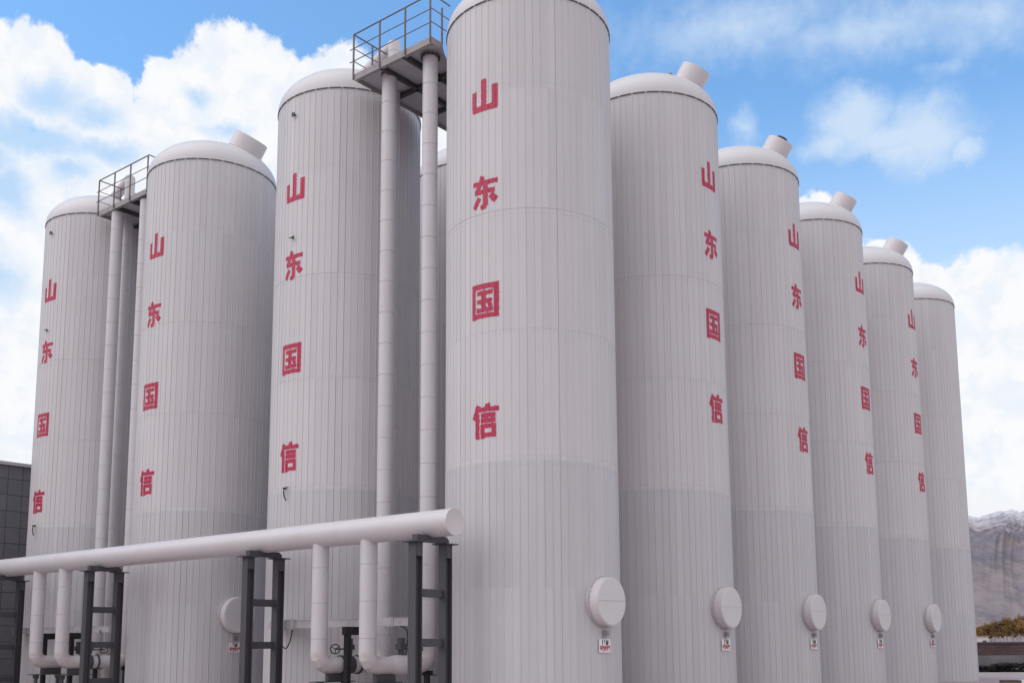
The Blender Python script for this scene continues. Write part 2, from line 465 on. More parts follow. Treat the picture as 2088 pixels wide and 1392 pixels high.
def struct(name, mb, mat, smooth=0.0, kind='structure'):
    o = mb.obj(name, mat, None, smooth); o['kind'] = kind
    return o

def ring_pts(r, z, n=96):
    return [(r*cos(2*pi*i/n), r*sin(2*pi*i/n), z) for i in range(n)]

# ------------------------------------------------------------------ setting: ground, paving, hills
g = MB()
rows = []
for rr in (0.0, 60, 200, 700, 2000, 6000, 14000):
    rows.append([(rr*sin(2*pi*i/48)*1.0, rr*cos(2*pi*i/48), 0.0) for i in range(48)][::-1])
g.grid(rows, closed=True, flip=True)
struct('ground', g, M['ground'])
g = MB()
c = [site(-60, -70), site(90, -70), site(90, 70), site(-60, 70)]
g.face(*[(p.x, p.y, 0.004) for p in (Vector((-70, -40, 0)), Vector((75, -40, 0)), Vector((75, 56.2, 0)), Vector((-70, 58.0, 0)))])
struct('pavement', g, M['pave'])

def hill_h(az, d):
    """height of the bare range: a ridge that runs across the north"""
    ridge = 316 + 16*sin(az*0.9+0.6) + 26*sin(az*0.21+1.0) + 10*sin(az*2.3)
    ridge *= 0.75 + 0.25*min(1.0, max(0.0, (az+60)/75.0))
    t = (d-900)/(2750-900)
    base = max(0.0, min(1.0, t))
    prof = base**0.92 if t < 1 else max(0.0, 1.0-(d-2750)/2500.0)
    p = Vector((d*sin(R(az))*0.0022, d*cos(R(az))*0.0022, 3.1))
    k = mnoise.fractal(p, 0.9, 2.1, 7)
    wx = az + 1.3*mnoise.noise(Vector((az*.5, d*.0016, 5.0))) + (d-1800)*0.0012
    spur = 1-abs(mnoise.noise(Vector((wx*0.62, d*0.00035, 1.0))))*2.2
    rill = 1-abs(mnoise.noise(Vector((wx*2.1, d*0.0007, 8.0))))*2
    fine = mnoise.noise(Vector((wx*6.0, d*0.004, 2.0)))
    return max(-2.0, ridge*prof*(1+.018*fine*base) + (30*k + 40*spur*(1-.8*base) + 14*rill*(1-.6*base) + 5*fine)*min(1.0, base*2.2)*(1-0.55*max(0, min(1, base))) - 1.0)
g = MB(); rows = []
azs = [-50+i*0.5 for i in range(141)] + [20.5+i*0.045 for i in range(200)] + [29.6+i*0.5 for i in range(70)]
azs = sorted(set(round(a, 3) for a in azs))
ds = [880, 920, 960, 1000] + [1000+i*26 for i in range(1, 82)] + [3250, 3500, 3900, 4400]
for d in ds:
    rows.append([(d*sin(R(a)), d*cos(R(a)), hill_h(a, d)) for a in azs])
g.grid(rows, flip=True)
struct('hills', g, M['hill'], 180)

# ------------------------------------------------------------------ storage tanks
RT, HS, HD = 1.982, 16.25, 17.44
PITCH = 2*pi/NPAN
RIBH = 0.0085
RIB = ((0.0, 0.0), (0.0025, RIBH), (0.0080, RIBH), (0.0105, 0.0))
def shell_angles():
    out = []
    for k in range(NPAN):
        a = k*PITCH
        for da, h in RIB: out.append((a+da, h))
        out.append((a+0.036, 0.0)); out.append((a+0.062, 0.0))
    return out
SA = shell_angles()
def shell(levels, r):
    g = MB(); rows = []
    for z, dr in levels:
        rows.append([((r+dr+h)*cos(a), (r+dr+h)*sin(a), z) for a, h in SA])
    g.grid(rows, closed=True)
    return g
def joint(z):
    return [(z-0.012, 0), (z-0.007, -0.007), (z+0.007, -0.007), (z+0.012, 0.0)]
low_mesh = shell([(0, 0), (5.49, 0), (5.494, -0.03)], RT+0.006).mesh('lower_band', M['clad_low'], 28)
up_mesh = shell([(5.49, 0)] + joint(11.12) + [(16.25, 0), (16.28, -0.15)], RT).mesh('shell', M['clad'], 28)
def dome_mesh():
    g = MB(); rows = [ring_pts(RT+0.016, HS-0.02, 96), ring_pts(RT+0.022, HS-0.015), ring_pts(RT+0.022, HS+0.05)]
    for k in range(1, 25):
        t = k/24*pi/2
        r = (RT+0.022)*max(1e-3, cos(t)); z = HS+0.05+(HD-HS-0.05)*sin(t)
        rows.append(ring_pts(r, z))
    g.grid(rows, closed=True)
    return g.mesh('dome', M['dome'], 50)
dome_me = dome_mesh()
def rim_mesh():  # dark dashes modelled in place of the shadow gap below the dome edge
    g = MB(); r = RT+0.028
    for k in range(34):
        a0 = 2*pi*k/34; a1 = a0+2*pi/34*0.86
        pts = [a0+(a1-a0)*q/4 for q in range(5)]
        zb = HS-0.030
        g.grid([[(r*cos(a), r*sin(a), zb+dz) for a in pts] for dz in (0.0, 0.024)])
        g.grid([[(rr*cos(a), rr*sin(a), zb+0.024) for a in pts] for rr in (r, r-0.04)])
        g.grid([[(rr*cos(a), rr*sin(a), zb) for a in pts] for rr in (r-0.04, r)])
    return g.mesh('rim_gap_shade', M['rim'])
rim_me = rim_mesh()

# painted characters, as stencil strokes in a unit square (x right, y up)
def seg(x0, y0, x1, y1, w): return (x0, y0, x1, y1, w+.024)
GLYPH = {
 '\u5c71': [seg(.08, .06, .08, .66, .16), seg(.47, .06, .47, 1.0, .185), seg(.89, .06, .89, .76, .20), seg(.01, .09, .98, .09, .17)],
 '\u4e1c': [seg(.04, .80, .98, .80, .125), seg(.42, 1.0, .30, .72, .155), seg(.32, .76, .16, .53, .14), seg(.10, .53, .88, .53, .125),
            seg(.53, .72, .53, .08, .165), seg(.56, .08, .34, .05, .135), seg(.29, .36, .08, .06, .15), seg(.72, .40, .93, .20, .19)],
 '\u56fd': [seg(.065, -.02, .065, 1.0, .13), seg(.92, 0, .92, 1.0, .17), seg(0, .94, 1.0, .94, .14), seg(0, .07, 1.0, .07, .12),
            seg(.20, .75, .79, .75, .115), seg(.20, .50, .77, .50, .115), seg(.17, .24, .79, .24, .12), seg(.45, .25, .45, .78, .16), seg(.64, .44, .73, .32, .13)],
 '\u4fe1': [seg(.24, .96, .07, .56, .15), seg(.20, .72, .20, 0.0, .14), seg(.58, 1.0, .62, .82, .17), seg(.24, .835, .99, .835, .115),
            seg(.34, .665, .88, .665, .115), seg(.34, .515, .88, .515, .115), seg(.40, 0.0, .40, .40, .135), seg(.82, .03, .82, .40, .145), seg(.34, .36, .88, .36, .11), seg(.36, .10, .88, .10, .105)],
}
def ink_at(strokes, x, y, rag):
    for (x0, y0, x1, y1, w) in strokes:
        dx, dy = x1-x0, y1-y0; L = math.hypot(dx, dy)
        px, py = x-x0, y-y0
        t = (px*dx+py*dy)/L; d = abs(px*dy-py*dx)/L
        if -0.004+rag*.5 <= t <= L+0.004+rag and d <= w/2+rag: return True
    return False
TEXT_A = pi + R(2.5)
def glyph_mesh(ch, wid=0.68, hei=0.77):
    """the painted mark follows the profile of the ribbed sheet, 4 mm proud of it"""
    st = GLYPH[ch]; g = MB()
    half = wid/2/RT + 0.03
    ang = []
    for a, h in SA:
        if abs(a-TEXT_A) <= half: ang.append((a, h))
    fine = []
    for i in range(len(ang)-1):
        (a, h), (b, k) = ang[i], ang[i+1]
        n = 1 if b-a < 0.006 else int((b-a)/0.0058)+1
        for q in range(n): fine.append((a+(b-a)*q/n, h+(k-h)*q/n))
    fine.append(ang[-1])
    nz = 84; z0 = -hei/2-0.04; dz = (hei+0.08)/nz
    idx = {}
    def vid(i, j):
        if (i, j) not in idx:
            a, h = fine[i]; r = RT+h+0.004
            idx[(i, j)] = len(g.v); g.v.append(Vector((r*cos(a), r*sin(a), z0+dz*j)))
        return idx[(i, j)]
    for i in range(len(fine)-1):
        a = (fine[i][0]+fine[i+1][0])/2
        x = (a-TEXT_A)*RT/wid+0.5
        on_rib = fine[i][1]+fine[i+1][1] > 0
        for j in range(nz):
            z = z0+dz*(j+.5); y = z/hei+0.5
            rag = 0.016*mnoise.noise(Vector((x*14, y*14, ord(ch) % 97)))+0.012*mnoise.noise(Vector((x*45, y*45, 3.3)))
            if on_rib: rag -= 0.006
            if ink_at(st, x, y, rag) and not mnoise.noise(Vector((x*60, y*40, 9.1))) > 0.62:
                g.f.append((vid(i, j), vid(i+1, j), vid(i+1, j+1), vid(i, j+1)))
    return g.mesh('painted_character', M['red'], 28)
GM = {c: glyph_mesh(c) for c in '\u5c71\u4e1c\u56fd\u4fe1'}

SIDE_A = R(267.5)          # compass bearing of the side hatches, in the site frame
def frame_at(a, r, z):
    """matrix: local x to the right along the wall, y out of the wall, z up"""
    out = Vector((cos(a), sin(a), 0)); right = Vector((-sin(a), cos(a), 0))
    m = Matrix((( right.x, out.x, 0, out.x*r), (right.y, out.y, 0, out.y*r), (0, 0, 1, z), (0, 0, 0, 1)))
    return m
def disc_tube(profile, n=48):
    """profile of (y out, radius): a round hatch lying on the wall"""
    g = MB()
    rows = [[(r*cos(2*pi*i/n), y, r*sin(2*pi*i/n)) for i in range(n)] for y, r in profile]
    g.grid(rows, closed=True, flip=True)
    b = len(g.v); g.v += [Vector(p) for p in rows[-1]]; g.f.append(tuple(range(b, b+n))[::-1])
    return g
hatch_me = disc_tube([(-0.12, .525), (0.20, .525), (0.225, .52)]).mesh('side_hatch', M['nozzle'], 35)
hcov = disc_tube([(0.22, .505), (0.236, .50), (0.24, .49)])
hcov_me = hcov.mesh('hatch_cover', M['dome'], 35)
hs = MB(); hs.box((0, 0.242, 0.02), (0.97, 0.004, 0.010)); hs_me = hs.mesh('cover_seam', M['flange'])
hring = MB()
for i in range(30):
    a = 2*pi*i/30
    hring.box((0.540*cos(a), 0.034, 0.540*sin(a)), (0.022, 0.02, 0.022))
n = 48
rows = [[(r*cos(2*pi*i/n), y, r*sin(2*pi*i/n)) for i in range(n)] for y, r in ((-0.12, .552), (0.022, .552), (0.026, .548), (0.026, .52))]
hring.grid(rows, closed=True, flip=True)
hring_me = hring.mesh('bolted_flange', M['flange'])
sb = MB(); sb.box((0, 0.05, 0), (0.14, 0.10, 0.12)); sb.box((0, 0.103, 0.0), (0.10, 0.012, 0.08)); sb_me = sb.mesh('socket_box', M['brass'])
sp = MB(); sp.box((0, 0.028, 0), (0.40, 0.012, 0.285)); sp.box((-.13, 0.01, .09), (0.02, 0.03, 0.02)); sp.box((.13, 0.01, .09), (0.02, 0.03, 0.02)); sp_me = sp.mesh('number_sign', M['sign'])

_text = {}
def text_mesh(name, body, size, mat, bold=0.0, sx=1.0):
    key = (body, size, mat.name)
    if key in _text: return _text[key]
    cu = bpy.data.curves.new('lettering', 'FONT')
    cu.body = body; cu.size = size; cu.align_x = 'CENTER'; cu.align_y = 'CENTER'; cu.offset = bold
    o = bpy.data.objects.new('lettering', cu); COL.objects.link(o)
    dg = bpy.context.evaluated_depsgraph_get()
    me = bpy.data.meshes.new_from_object(o.evaluated_get(dg))
    bpy.data.objects.remove(o); bpy.data.curves.remove(cu)
    me.name = name; me.materials.clear(); me.materials.append(mat)
    for vtx in me.vertices:
        x, y, _ = vtx.co; vtx.co = (x*sx, 0.036, y)
    # seen from outside, +x of the wall frame runs to the right
    me.flip_normals()
    _text[key] = me
    return me

def nozzle_meshes(rad, hgt):
    g = MB(); n = 40
    prof = [(-0.30, rad), (hgt-0.02, rad), (hgt, rad-0.012)]
    g.grid([[(r*cos(2*pi*i/n), r*sin(2*pi*i/n), z) for i in range(n)] for z, r in prof], closed=True)
    lid = MB()
    lid.grid([[(r*cos(2*pi*i/n), r*sin(2*pi*i/n), z) for i in range(n)] for z, r in ((hgt-0.03, rad-0.02), (hgt+0.012, rad-0.02), (hgt+0.02, rad-0.05), (hgt+0.035, 0.001))], closed=True)
    foot = MB()
    foot.grid([[(r*cos(2*pi*i/n), r*sin(2*pi*i/n), z) for i in range(n)] for z, r in ((-0.16, rad+0.010), (-0.035, rad+0.010), (-0.03, rad-0.02))], closed=True)
    return g.mesh('roof_nozzle', M['nozzle'], 40), lid.mesh('nozzle_lid', M['dome'], 40), foot.mesh('nozzle_collar', M['flange'], 40)

def stub_mesh(hook):
    g = MB()
    if hook == 0:
        g.tube([(0, -0.02, 0), (0, .06, 0)], 0.024, 10)
        g.tube([(.055*cos(2*pi*k/12), .06+.01*(k % 2), .055*sin(2*pi*k/12)) for k in range(11)], .013, 8); g.rod((-.06, .06, .03), (.10, .08, -.04), .010)
    elif hook == 1:
        g.tube([(0, -0.02, 0), (0, .07, .0)], 0.02, 10); g.rod((-.10, .06, .015), (.07, .08, -.02), .014); g.tube([(.07, .08, -.02), (.10, .08, .02)], 0.02, 8)
    else:
        g.rod((-.08, -0.02, .16), (-.08, .09, .16), .018)
        g.tube([(-.10, .09, .17), (.10, .09, .17)], .014, 8)
        g.tube([(-.05, .09, .17), (-.055, .10, .05), (-.02, .11, -.06), (.05, .11, -.16)], .016, 8)
    return g.mesh('sensor_stub', M['black'], 40)
stubs = [stub_mesh(k) for k in range(3)]

def make_tank(u, v, label, number=None, text=None, nozzle=None, sensors=False, lug=False, cap=False):
    t = thing('storage_tank', label, 'tank', u, v, 0, 'white storage tanks standing in rows')
    # each tank stands on its pavement
    link('lower_band', low_mesh, t); link('shell', up_mesh, t); d = link('dome', dome_me, t); link('rim_gap_shade', rim_me, t)
    if text == 'left0': zs, da = (13.95, 11.62, 9.1, 6.4), R(5)
    elif text == 'left': zs, da = (13.64, 11.48, 8.95, 6.37), 0.0
    elif text == 'right': zs, da = (14.17, 12.19, 9.97, 7.70), R(85)
    if text:
        for ch, z in zip('\u5c71\u4e1c\u56fd\u4fe1', zs):
            o = link('painted_character', GM[ch], t); o.location = (0, 0, z); o.rotation_euler = (0, 0, da)
    if number:
        fm = frame_at(SIDE_A, RT, 2.50)
        h = link('side_hatch', hatch_me, t); h.matrix_local = fm
        link('hatch_cover', hcov_me, h); link('bolted_flange', hring_me, h); link('cover_seam', hs_me, h)
        b = link('socket_box', sb_me, t); b.matrix_local = frame_at(SIDE_A, RT, 1.83)
        s = link('number_sign', sp_me, t); s.matrix_local = frame_at(SIDE_A, RT, 1.565)
        l1 = link('number_lettering', text_mesh('number_lettering', number+'#', 0.155, M['ink'], 0.0065), s); l1.location = (0, 0, 0.068)
        l2 = link('name_lettering', text_mesh('name_lettering', '\u84c4\u70ed\u7f50', 0.138, M['red_ink'], 0.0075, 0.88), s); l2.location = (0, 0, -0.074)
    if nozzle:
        rad, hgt, adeg = nozzle
        a = R(adeg); rr = 1.30
        zz = HS + 0.05 + (HD-HS-0.05)*math.sqrt(1-(rr/(RT+.022))**2)
        nrm = Vector((cos(a)*1.25*rr/(RT*RT), sin(a)*1.25*rr/(RT*RT), (zz-HS)/1.19**2)).normalized()
        m1, m2, m3 = nozzle_meshes(rad, hgt)
        o = link('roof_nozzle', m1, t)
        o.location = (rr*cos(a), rr*sin(a), zz); o.rotation_euler = nrm.to_track_quat('Z', 'Y').to_euler()
        link('nozzle_lid', m2, o); link('nozzle_collar', m3, o)
        if cap:
            g = MB(); g.tube([(0, 0, hgt+.01), (0, 0, hgt+.10)], .14, 20); g.tube([(0, 0, hgt+.10), (0, 0, hgt+.13)], .17, 20)
            g.obj('vent_cap', M['dark'], o, 40)
        if lug:
            g = MB(); a2 = a-R(24); r2 = 1.05
            z2 = HS+0.05+(HD-HS-0.05)*math.sqrt(1-(r2/(RT+.022))**2)
            c0 = Vector((r2*cos(a2), r2*sin(a2), z2))
            tx = Vector((-sin(a2), cos(a2), 0))
            g.tube([c0+tx*(-.13)+Vector((0, 0, -.03)), c0+tx*(-.10)+Vector((0, 0, .08)), c0+Vector((0, 0, .13)), c0+tx*.10+Vector((0, 0, .08)), c0+tx*.13+Vector((0, 0, -.03))], .022, 10)
            g.obj('lifting_lug', M['brass'], t, 40)
    if sensors:
        for (z, k, a) in ((15.68, 0, -3.5), (12.22, 1, -2.0), (5.40, 2, -1.0)):
            o = link('sensor_stub', stubs[k], t); o.matrix_local = frame_at(TEXT_A+R(a+1.5), RT, z)
    return t

DU, DV = 5.5238, (0.0, 6.3986, 12.8593, 19.2277)
make_tank(0, 0, 'largest white tank at the front corner, its red lettering facing left, sign 16#', '16', 'left0', (0.43, 0.45, 278))
make_tank(DU, 0, 'white tank with sign 17#, directly right of the big front corner tank', '17', 'right', (0.43, 0.45, 278), lug=True)
make_tank(2*DU, 0, 'white tank whose tilted roof nozzle carries a small dark vent cap', '18', 'right', (0.43, 0.45, 278), cap=True)
make_tank(3*DU, 0, 'white tank third behind the corner tank in the receding right row', '19', 'right', (0.43, 0.45, 278))
make_tank(4*DU, 0, 'white tank with side hatch next to the plain tank ending the right row', '20', 'right', (0.43, 0.45, 278))
make_tank(5*DU, 0, 'plain white tank without lettering at the far end of the right row', None, None, None)
make_tank(0, DV[1], 'white tank left of the corner tank, under the large railed platform', None, 'left', None, True)
make_tank(0, DV[2], 'white tank with sign 6# and a wide tilted roof nozzle, left of centre', '6', 'left', (0.54, 0.42, 283))
make_tank(0, DV[3], 'leftmost white tank, next to the dark panelled building', None, 'left', None, True)
make_tank(DU, DV[1], 'white tank hidden behind the front row, its dome peeping below the large platform', None, None, None)

make_tank(DU, DV[2], 'white tank standing behind the tank with sign 6#', None, None, None)
make_tank(DU, DV[3], 'white tank standing behind the leftmost tank', None, None, None)
make_tank(2*DU, DV[1], 'white tank in the middle of the rows behind the corner tank', None, None, None)

# ------------------------------------------------------------------ pipes
def jointed(p0, p1, r, first=0.35, step=0.78, gw=0.010, gd=0.010):
    p0, p1 = Vector(p0), Vector(p1); d = (p1-p0); L = d.length; d.normalize()
    pts, rad = [p0], [r]; s = first
    while s < L-0.05:
        for o, k in ((-gw, 0), (-gw*.5, -gd), (gw*.5, -gd), (gw, 0)):
            pts.append(p0+d*(s+o)); rad.append(r+k)
        s += step
    pts.append(p1); rad.append(r)
    return pts, rad
def arc(pc, a, b, rad, n=5):
    """mitred bend: from pc+(-a*rad) turning to pc+(b*rad), a and b unit travel directions"""
    a, b = Vector(a), Vector(b); o = Vector(pc)-a*rad+b*rad
    P = [o - b*rad*cos(pi/2*i/n) + a*rad*sin(pi/2*i/n) for i in range(n+1)]
    return [P[0]-a*.03] + P + [P[-1]+b*.03]

PR = 0.190
RUNZ = 1.165
def loop_pipe(label, ud, vd, ur, vr, ztop_drop, ztop, over, valve):
    t = thing('heating_pipe', label, 'pipe', ud, vd, 0, 'pipe loops between header and tanks')
    du, dv = ur-ud, vr-vd; L = math.hypot(du, dv); x = Vector((du/L, dv/L, 0)); zv = Vector((0, 0, 1))
    e = 0.28
    top = Vector((0, 0, ztop_drop))
    pts, rad = jointed(top, (0, 0, RUNZ+e), PR, 0.55, 0.80)
    g = MB(); g.tube(pts, rad, 32, False, False); g.obj('drop_leg', M['pipe'], t, 30)
    g = MB(); g.tube(arc((0, 0, RUNZ), (0, 0, -1), x, e, 4), PR+0.006, 32); g.obj('elbow', M['elbow'], t, 14)
    a = Vector((0, 0, RUNZ))+x*e; b = Vector((0, 0, RUNZ))+x*(L-e)
    pts, rad = jointed(a, b, PR, 0.30, 0.5)
    g = MB(); g.tube(pts, rad, 32, False, False); run = g.obj('cross_run', M['pipe'], t, 30)
    g = MB(); g.tube(arc(Vector((0, 0, RUNZ))+x*L, x, zv, e, 5), PR+0.006, 32); g.obj('elbow', M['elbow'], t, 14)
    base = Vector((0, 0, RUNZ))+x*L
    ztt = ztop if over in (0, 'plain') else ztop-0.30
    pts, rad = jointed(base+zv*e, Vector((base.x, base.y, ztt)), PR, 0.40, 0.79)
    g = MB(); g.tube(pts, rad, 32, False, True); g.obj('riser', M['pipe'], t, 30)
    if over == 'plain':
        g = MB(); g.tube([Vector((base.x, base.y, ztop-0.10)), Vector((base.x, base.y, ztop-0.05))], PR+0.02, 32); g.obj('collar', M['joist'], t, 30)
    elif over:      # bends back under the deck
        c0 = Vector((base.x, base.y, ztop))
        g = MB(); g.tube(arc(c0, zv, (1, 0, 0), 0.30, 5), PR+0.006, 32); g.obj('elbow', M['elbow'], t, 14)
        pts, rad = jointed(c0+Vector((.30, 0, 0)), c0+Vector((over, 0, 0)), PR, 0.3, 0.7)
        g = MB(); g.tube(pts, rad, 32); g.obj('upper_run', M['pipe'], t, 30)
    else:         # collar bolted under the deck
        g = MB(); g.tube([Vector((base.x, base.y, ztop-0.16)), Vector((base.x, base.y, ztop-0.12))], PR+0.055, 32)
        for q in range(12):
            w = 2*pi*q/12
            g.rod((base.x+(PR+.035)*cos(w), base.y+(PR+.035)*sin(w), ztop-.19), (base.x+(PR+.035)*cos(w), base.y+(PR+.035)*sin(w), ztop-.09), .012, 6)
        g.obj('collar', M['joist'], t, 30)
    mid = Vector((0, 0, RUNZ))+x*(L*valve[1])
    if valve[0] == 'bare':
        g = MB()
        for o, rr, ln in ((-.24, .21, .05), (-.11, .15, .20), (0, .19, .16), (.11, .15, .2), (.24, .21, .05)):
            g.tube([mid+x*(o-ln/2), mid+x*(o+ln/2)], rr+.012, 24)
        vb = g.obj('valve_body', M['dark'], t, 30)
    else:
        g = MB()
        rr = [0.186, 0.214, 0.226, 0.228, 0.222, 0.21, 0.186]
        g.tube([mid+x*(-.36+.12*k) for k in range(7)], rr, 32)
        vb = g.obj('valve_jacket', M['pipe'], t, 40)
    g = MB()
    g.tube([mid+zv*.12, mid+zv*.34], .07, 14); g.box(tuple(mid+zv*.40), (.20, .16, .12)); g.tube([mid+zv*.44, mid+zv*.60], .085, 14)
    for q in (-1, 1): g.rod(mid+x*.08*q+zv*.26, mid+x*.08*q+zv*.46, .014)
    act = g.obj('actuator', M['dark'], vb, 30)
    # hand wheel on a short side shaft, facing the viewer's side
    side = Vector((x.y, -x.x, 0)) if valve[2] > 0 else Vector((-x.y, x.x, 0))
    h0 = mid+zv*.36; h1 = h0+side*.10+x*(valve[3])
    g = MB(); g.rod(h0, h1, .016)
    ax = (side*.8-x*.6).normalized(); bx = ax.cross(zv).normalized()
    ring = [h1+(bx*cos(2*pi*k/24)+zv*sin(2*pi*k/24))*.105 for k in range(24)]
    rows = []
    for k in range(24):
        rad_d = (ring[k]-h1).normalized()
        rows.append([ring[k]+(rad_d*cos(2*pi*q/8)+ax*sin(2*pi*q/8))*.013 for q in range(8)])
    rows.append(rows[0]); g.grid(rows, closed=True)
    for k in range(3):
        w = 2*pi*k/3+.5; g.rod(h1, h1+(bx*cos(w)+zv*sin(w))*.105, .010, 6)
    g.obj('hand_wheel', M['black'], vb, 40)
    return t

HZ, HR, HW = 4.096, 0.282, 3.10
loop_pipe('U-shaped white pipe nearest the header end, rising beside the corner tank', -HW, 2.12, -1.30, 2.06, HZ-.2, 16.17, 0, ('jacket', .55, 1, .42))
loop_pipe('U-shaped white pipe with a bare dark valve, left of the one nearest the header end', -HW, 3.70, -1.30, 3.50, HZ-.2, 16.16, 'plain', ('bare', .46, 1, -.46))
loop_pipe('far left pair: right white pipe, rising tight against the tank with sign 6#', -HW, 15.0, -1.20, 14.72, HZ-.2, 16.05, 0, ('bare', .42, 1, .40))
loop_pipe('far left pair: left white pipe, rising beside the leftmost tank', -HW, 16.51, -1.20, 16.42, HZ-.2, 16.06, 'plain', ('jacket', .70, 1, -.40))

def dome_pipe(label, u, v, vt):
    """pipe that leaves the dome of the tank at v=vt, bends over the platform edge and drops between the tanks"""
    t = thing('dome_pipe', label, 'pipe', u, v, 0, 'pipes dropping from domes')
    ztop = 17.22
    pts, rad = jointed((0, 0, 0), (0, 0, ztop), .165, .6, .8)
    g = MB(); g.tube(pts, rad, 28, True, False); g.obj('down_pipe', M['pipe'], t, 30)
    b = Vector((0, 0, ztop)); end = Vector((.35, vt-v, 17.16))
    k1 = b+Vector((0, 0, .16)); k2 = k1+Vector((.03, .09, .05))
    g = MB(); g.tube([b, k1, k2, k2+(end-k2)*.5, end], .172, 28); g.obj('dome_branch', M['nozzle'], t, 12)
    return t
dome_pipe('thick white pipe leaving a dome behind the railing of the large platform', -.62, 4.02, 5.9)
dome_pipe('thick white pipe leaving the leftmost dome behind the small platform', -.62, 16.75, 18.65)

# header along the front
t = thing('header_pipe', 'long thick white horizontal header pipe with a round capped end', 'pipe', -HW, -.39, HZ)
pts, rad = jointed((0, 0, 0), (0, 31, 0), HR, 1.6, 2.4, .008, .003)
g = MB(); g.tube(pts, rad, 48, False, True); g.obj('header_body', M['pipe'], t, 30)
g = MB()
n = 48
prof = [(0.05, HR+.003), (-.012, HR+.003), (-.016, HR-.004), (-.012, HR-.015), (-.012, .001)]
g.grid([[(r*cos(2*pi*i/n), y, r*sin(2*pi*i/n)) for i in range(n)] for y, r in prof], closed=True)
g.obj('end_cap', M['nozzle'], t, 30)

# ------------------------------------------------------------------ header support frames
def hbeam(g, c, z0, z1, w=.20):
    """upright H section: flanges face along u, web in the middle"""
    x, y = c
    for sx in (-1, 1): g.box((x+sx*(w/2-.008), y, (z0+z1)/2), (.016, w, z1-z0))
    g.box((x, y, (z0+z1)/2), (w-.032, .012, z1-z0))
def support_frame(label, v, bars):
    t = thing('support_frame', label, 'pipe support', -HW, v, 0, 'dark ladder-shaped supports under the header pipe')
    zt = 3.70
    for x in (-.45, .45):
        g = MB(); hbeam(g, (x, 0), 0, zt-.012, .205)
        for sy in (-1, 1):
            g.prism([(x-.085, sy*.105-.006), (x+.085, sy*.105-.006), (x+.085, sy*.105+.006), (x-.085, sy*.105+.006)], zt-.30, zt-.012)
        col = g.obj('column', M['dark'], t)
        g = MB(); g.box((x, 0, zt), (.40, .40, .022)); g.obj('cap_plate', M['dark'], col)
        g = MB(); g.box((x, 0, .012), (.36, .36, .024))
        for a in (-1, 1):
            for b in (-1, 1): g.tube([(x+a*.14, b*.14, .02), (x+a*.14, b*.14, .06)], .014, 8)
        g.obj('base_plate', M['dark'], col)
    for z in bars:
        g = MB(); w = .9-.205
        g.box((0, -.02, z), (w, .012, .168))
        for s in (-1, 1): g.box((0, .03, z+s*.078), (w, .088, .012))
        g.obj('cross_bar', M['dark'], t)
    # saddle: cradle beam with a hollow for the pipe
    g = MB(); y0 = .075
    prof = [(-.48, zt+.011), (.48, zt+.011), (.48, zt+.085)]
    for k in range(13):
        x = .40-.80*k/12
        zc = HZ-math.sqrt(max(0, (HR+.004)**2-x*x)) if abs(x) < HR else 9
        prof.append((x, min(zt+.15, max(zt+.085, zc))))
    prof += [(-.48, zt+.15)]
    b = len(g.v); m = len(prof)
    for yy in (-y0, y0): g.v += [Vector((p[0], yy, p[1])) for p in prof]
    g.f.append(tuple(b+i for i in range(m))); g.f.append(tuple(b+m+i for i in range(m))[::-1])
    for i in range(m):
        j = (i+1) % m; g.f.append((b+i, b+m+i, b+m+j, b+j))
    g.obj('saddle', M['dark'], t)
    return t
support_frame('dark steel frame under the capped end of the header pipe', .27, (2.66, 1.65))
support_frame('dark steel frame in front of the round side hatch above sign 6#', 5.75, (2.62, 1.62))
support_frame('dark steel frame left of the tank with sign 6#', 12.86, (2.63, 1.66, .66))
support_frame('dark steel frame cut by the left edge, in front of the panelled building', 18.6, (2.62, 1.62, .62))

# ------------------------------------------------------------------ low stands under the pipe loops
def pipe_stand(label, ud, vd, ur, vr):
    t = thing('pipe_stand', label, 'pipe support', ud, vd, 0, 'low dark stands under the pipe elbows')
    du, dv = ur-ud, vr-vd; L = math.hypot(du, dv); x = Vector((du/L, dv/L, 0)); rot = math.atan2(dv, du)
    for s in (.05, .72):
        p = x*s
        g = MB(); g.tube([(p.x, p.y, .02), (p.x, p.y, .66), (p.x, p.y, .70), (p.x, p.y, .79)], [.055, .055, .085, .088], 16)
        g.box((p.x, p.y, .01), (.24, .24, .02)); g.obj('post', M['dark'], t, 30)
    c0 = x*.38
    g = MB(); g.box((c0.x, c0.y, .795), (1.05, .30, .02), rot); g.obj('top_plate', M['dark'], t)
    c1 = x*.50
    g = MB(); g.box((c1.x, c1.y, .90), (.55, .12, .18), rot); g.obj('saddle', M['dark'], t)
    c2 = x*L
    g = MB(); g.tube([(c2.x, c2.y, .02), (c2.x, c2.y, .92)], .075, 16); g.box((c2.x, c2.y, .93), (.34, .34, .02)); g.box((c2.x, c2.y, .985), (.10, .28, .09)); g.box((c2.x, c2.y, .01), (.26, .26, .02))
    g.obj('riser_post', M['black'], t, 30)
pipe_stand('dark pipe stand under the U pipe nearest the header end', -HW, 2.12, -1.30, 2.06)
pipe_stand('dark pipe stand under the U pipe with the bare dark valve', -HW, 3.70, -1.30, 3.50)
pipe_stand('dark pipe stand under the right pipe of the far left pair', -HW, 15.0, -1.20, 14.72)
pipe_stand('dark pipe stand under the left pipe of the far left pair', -HW, 16.51, -1.20, 16.42)

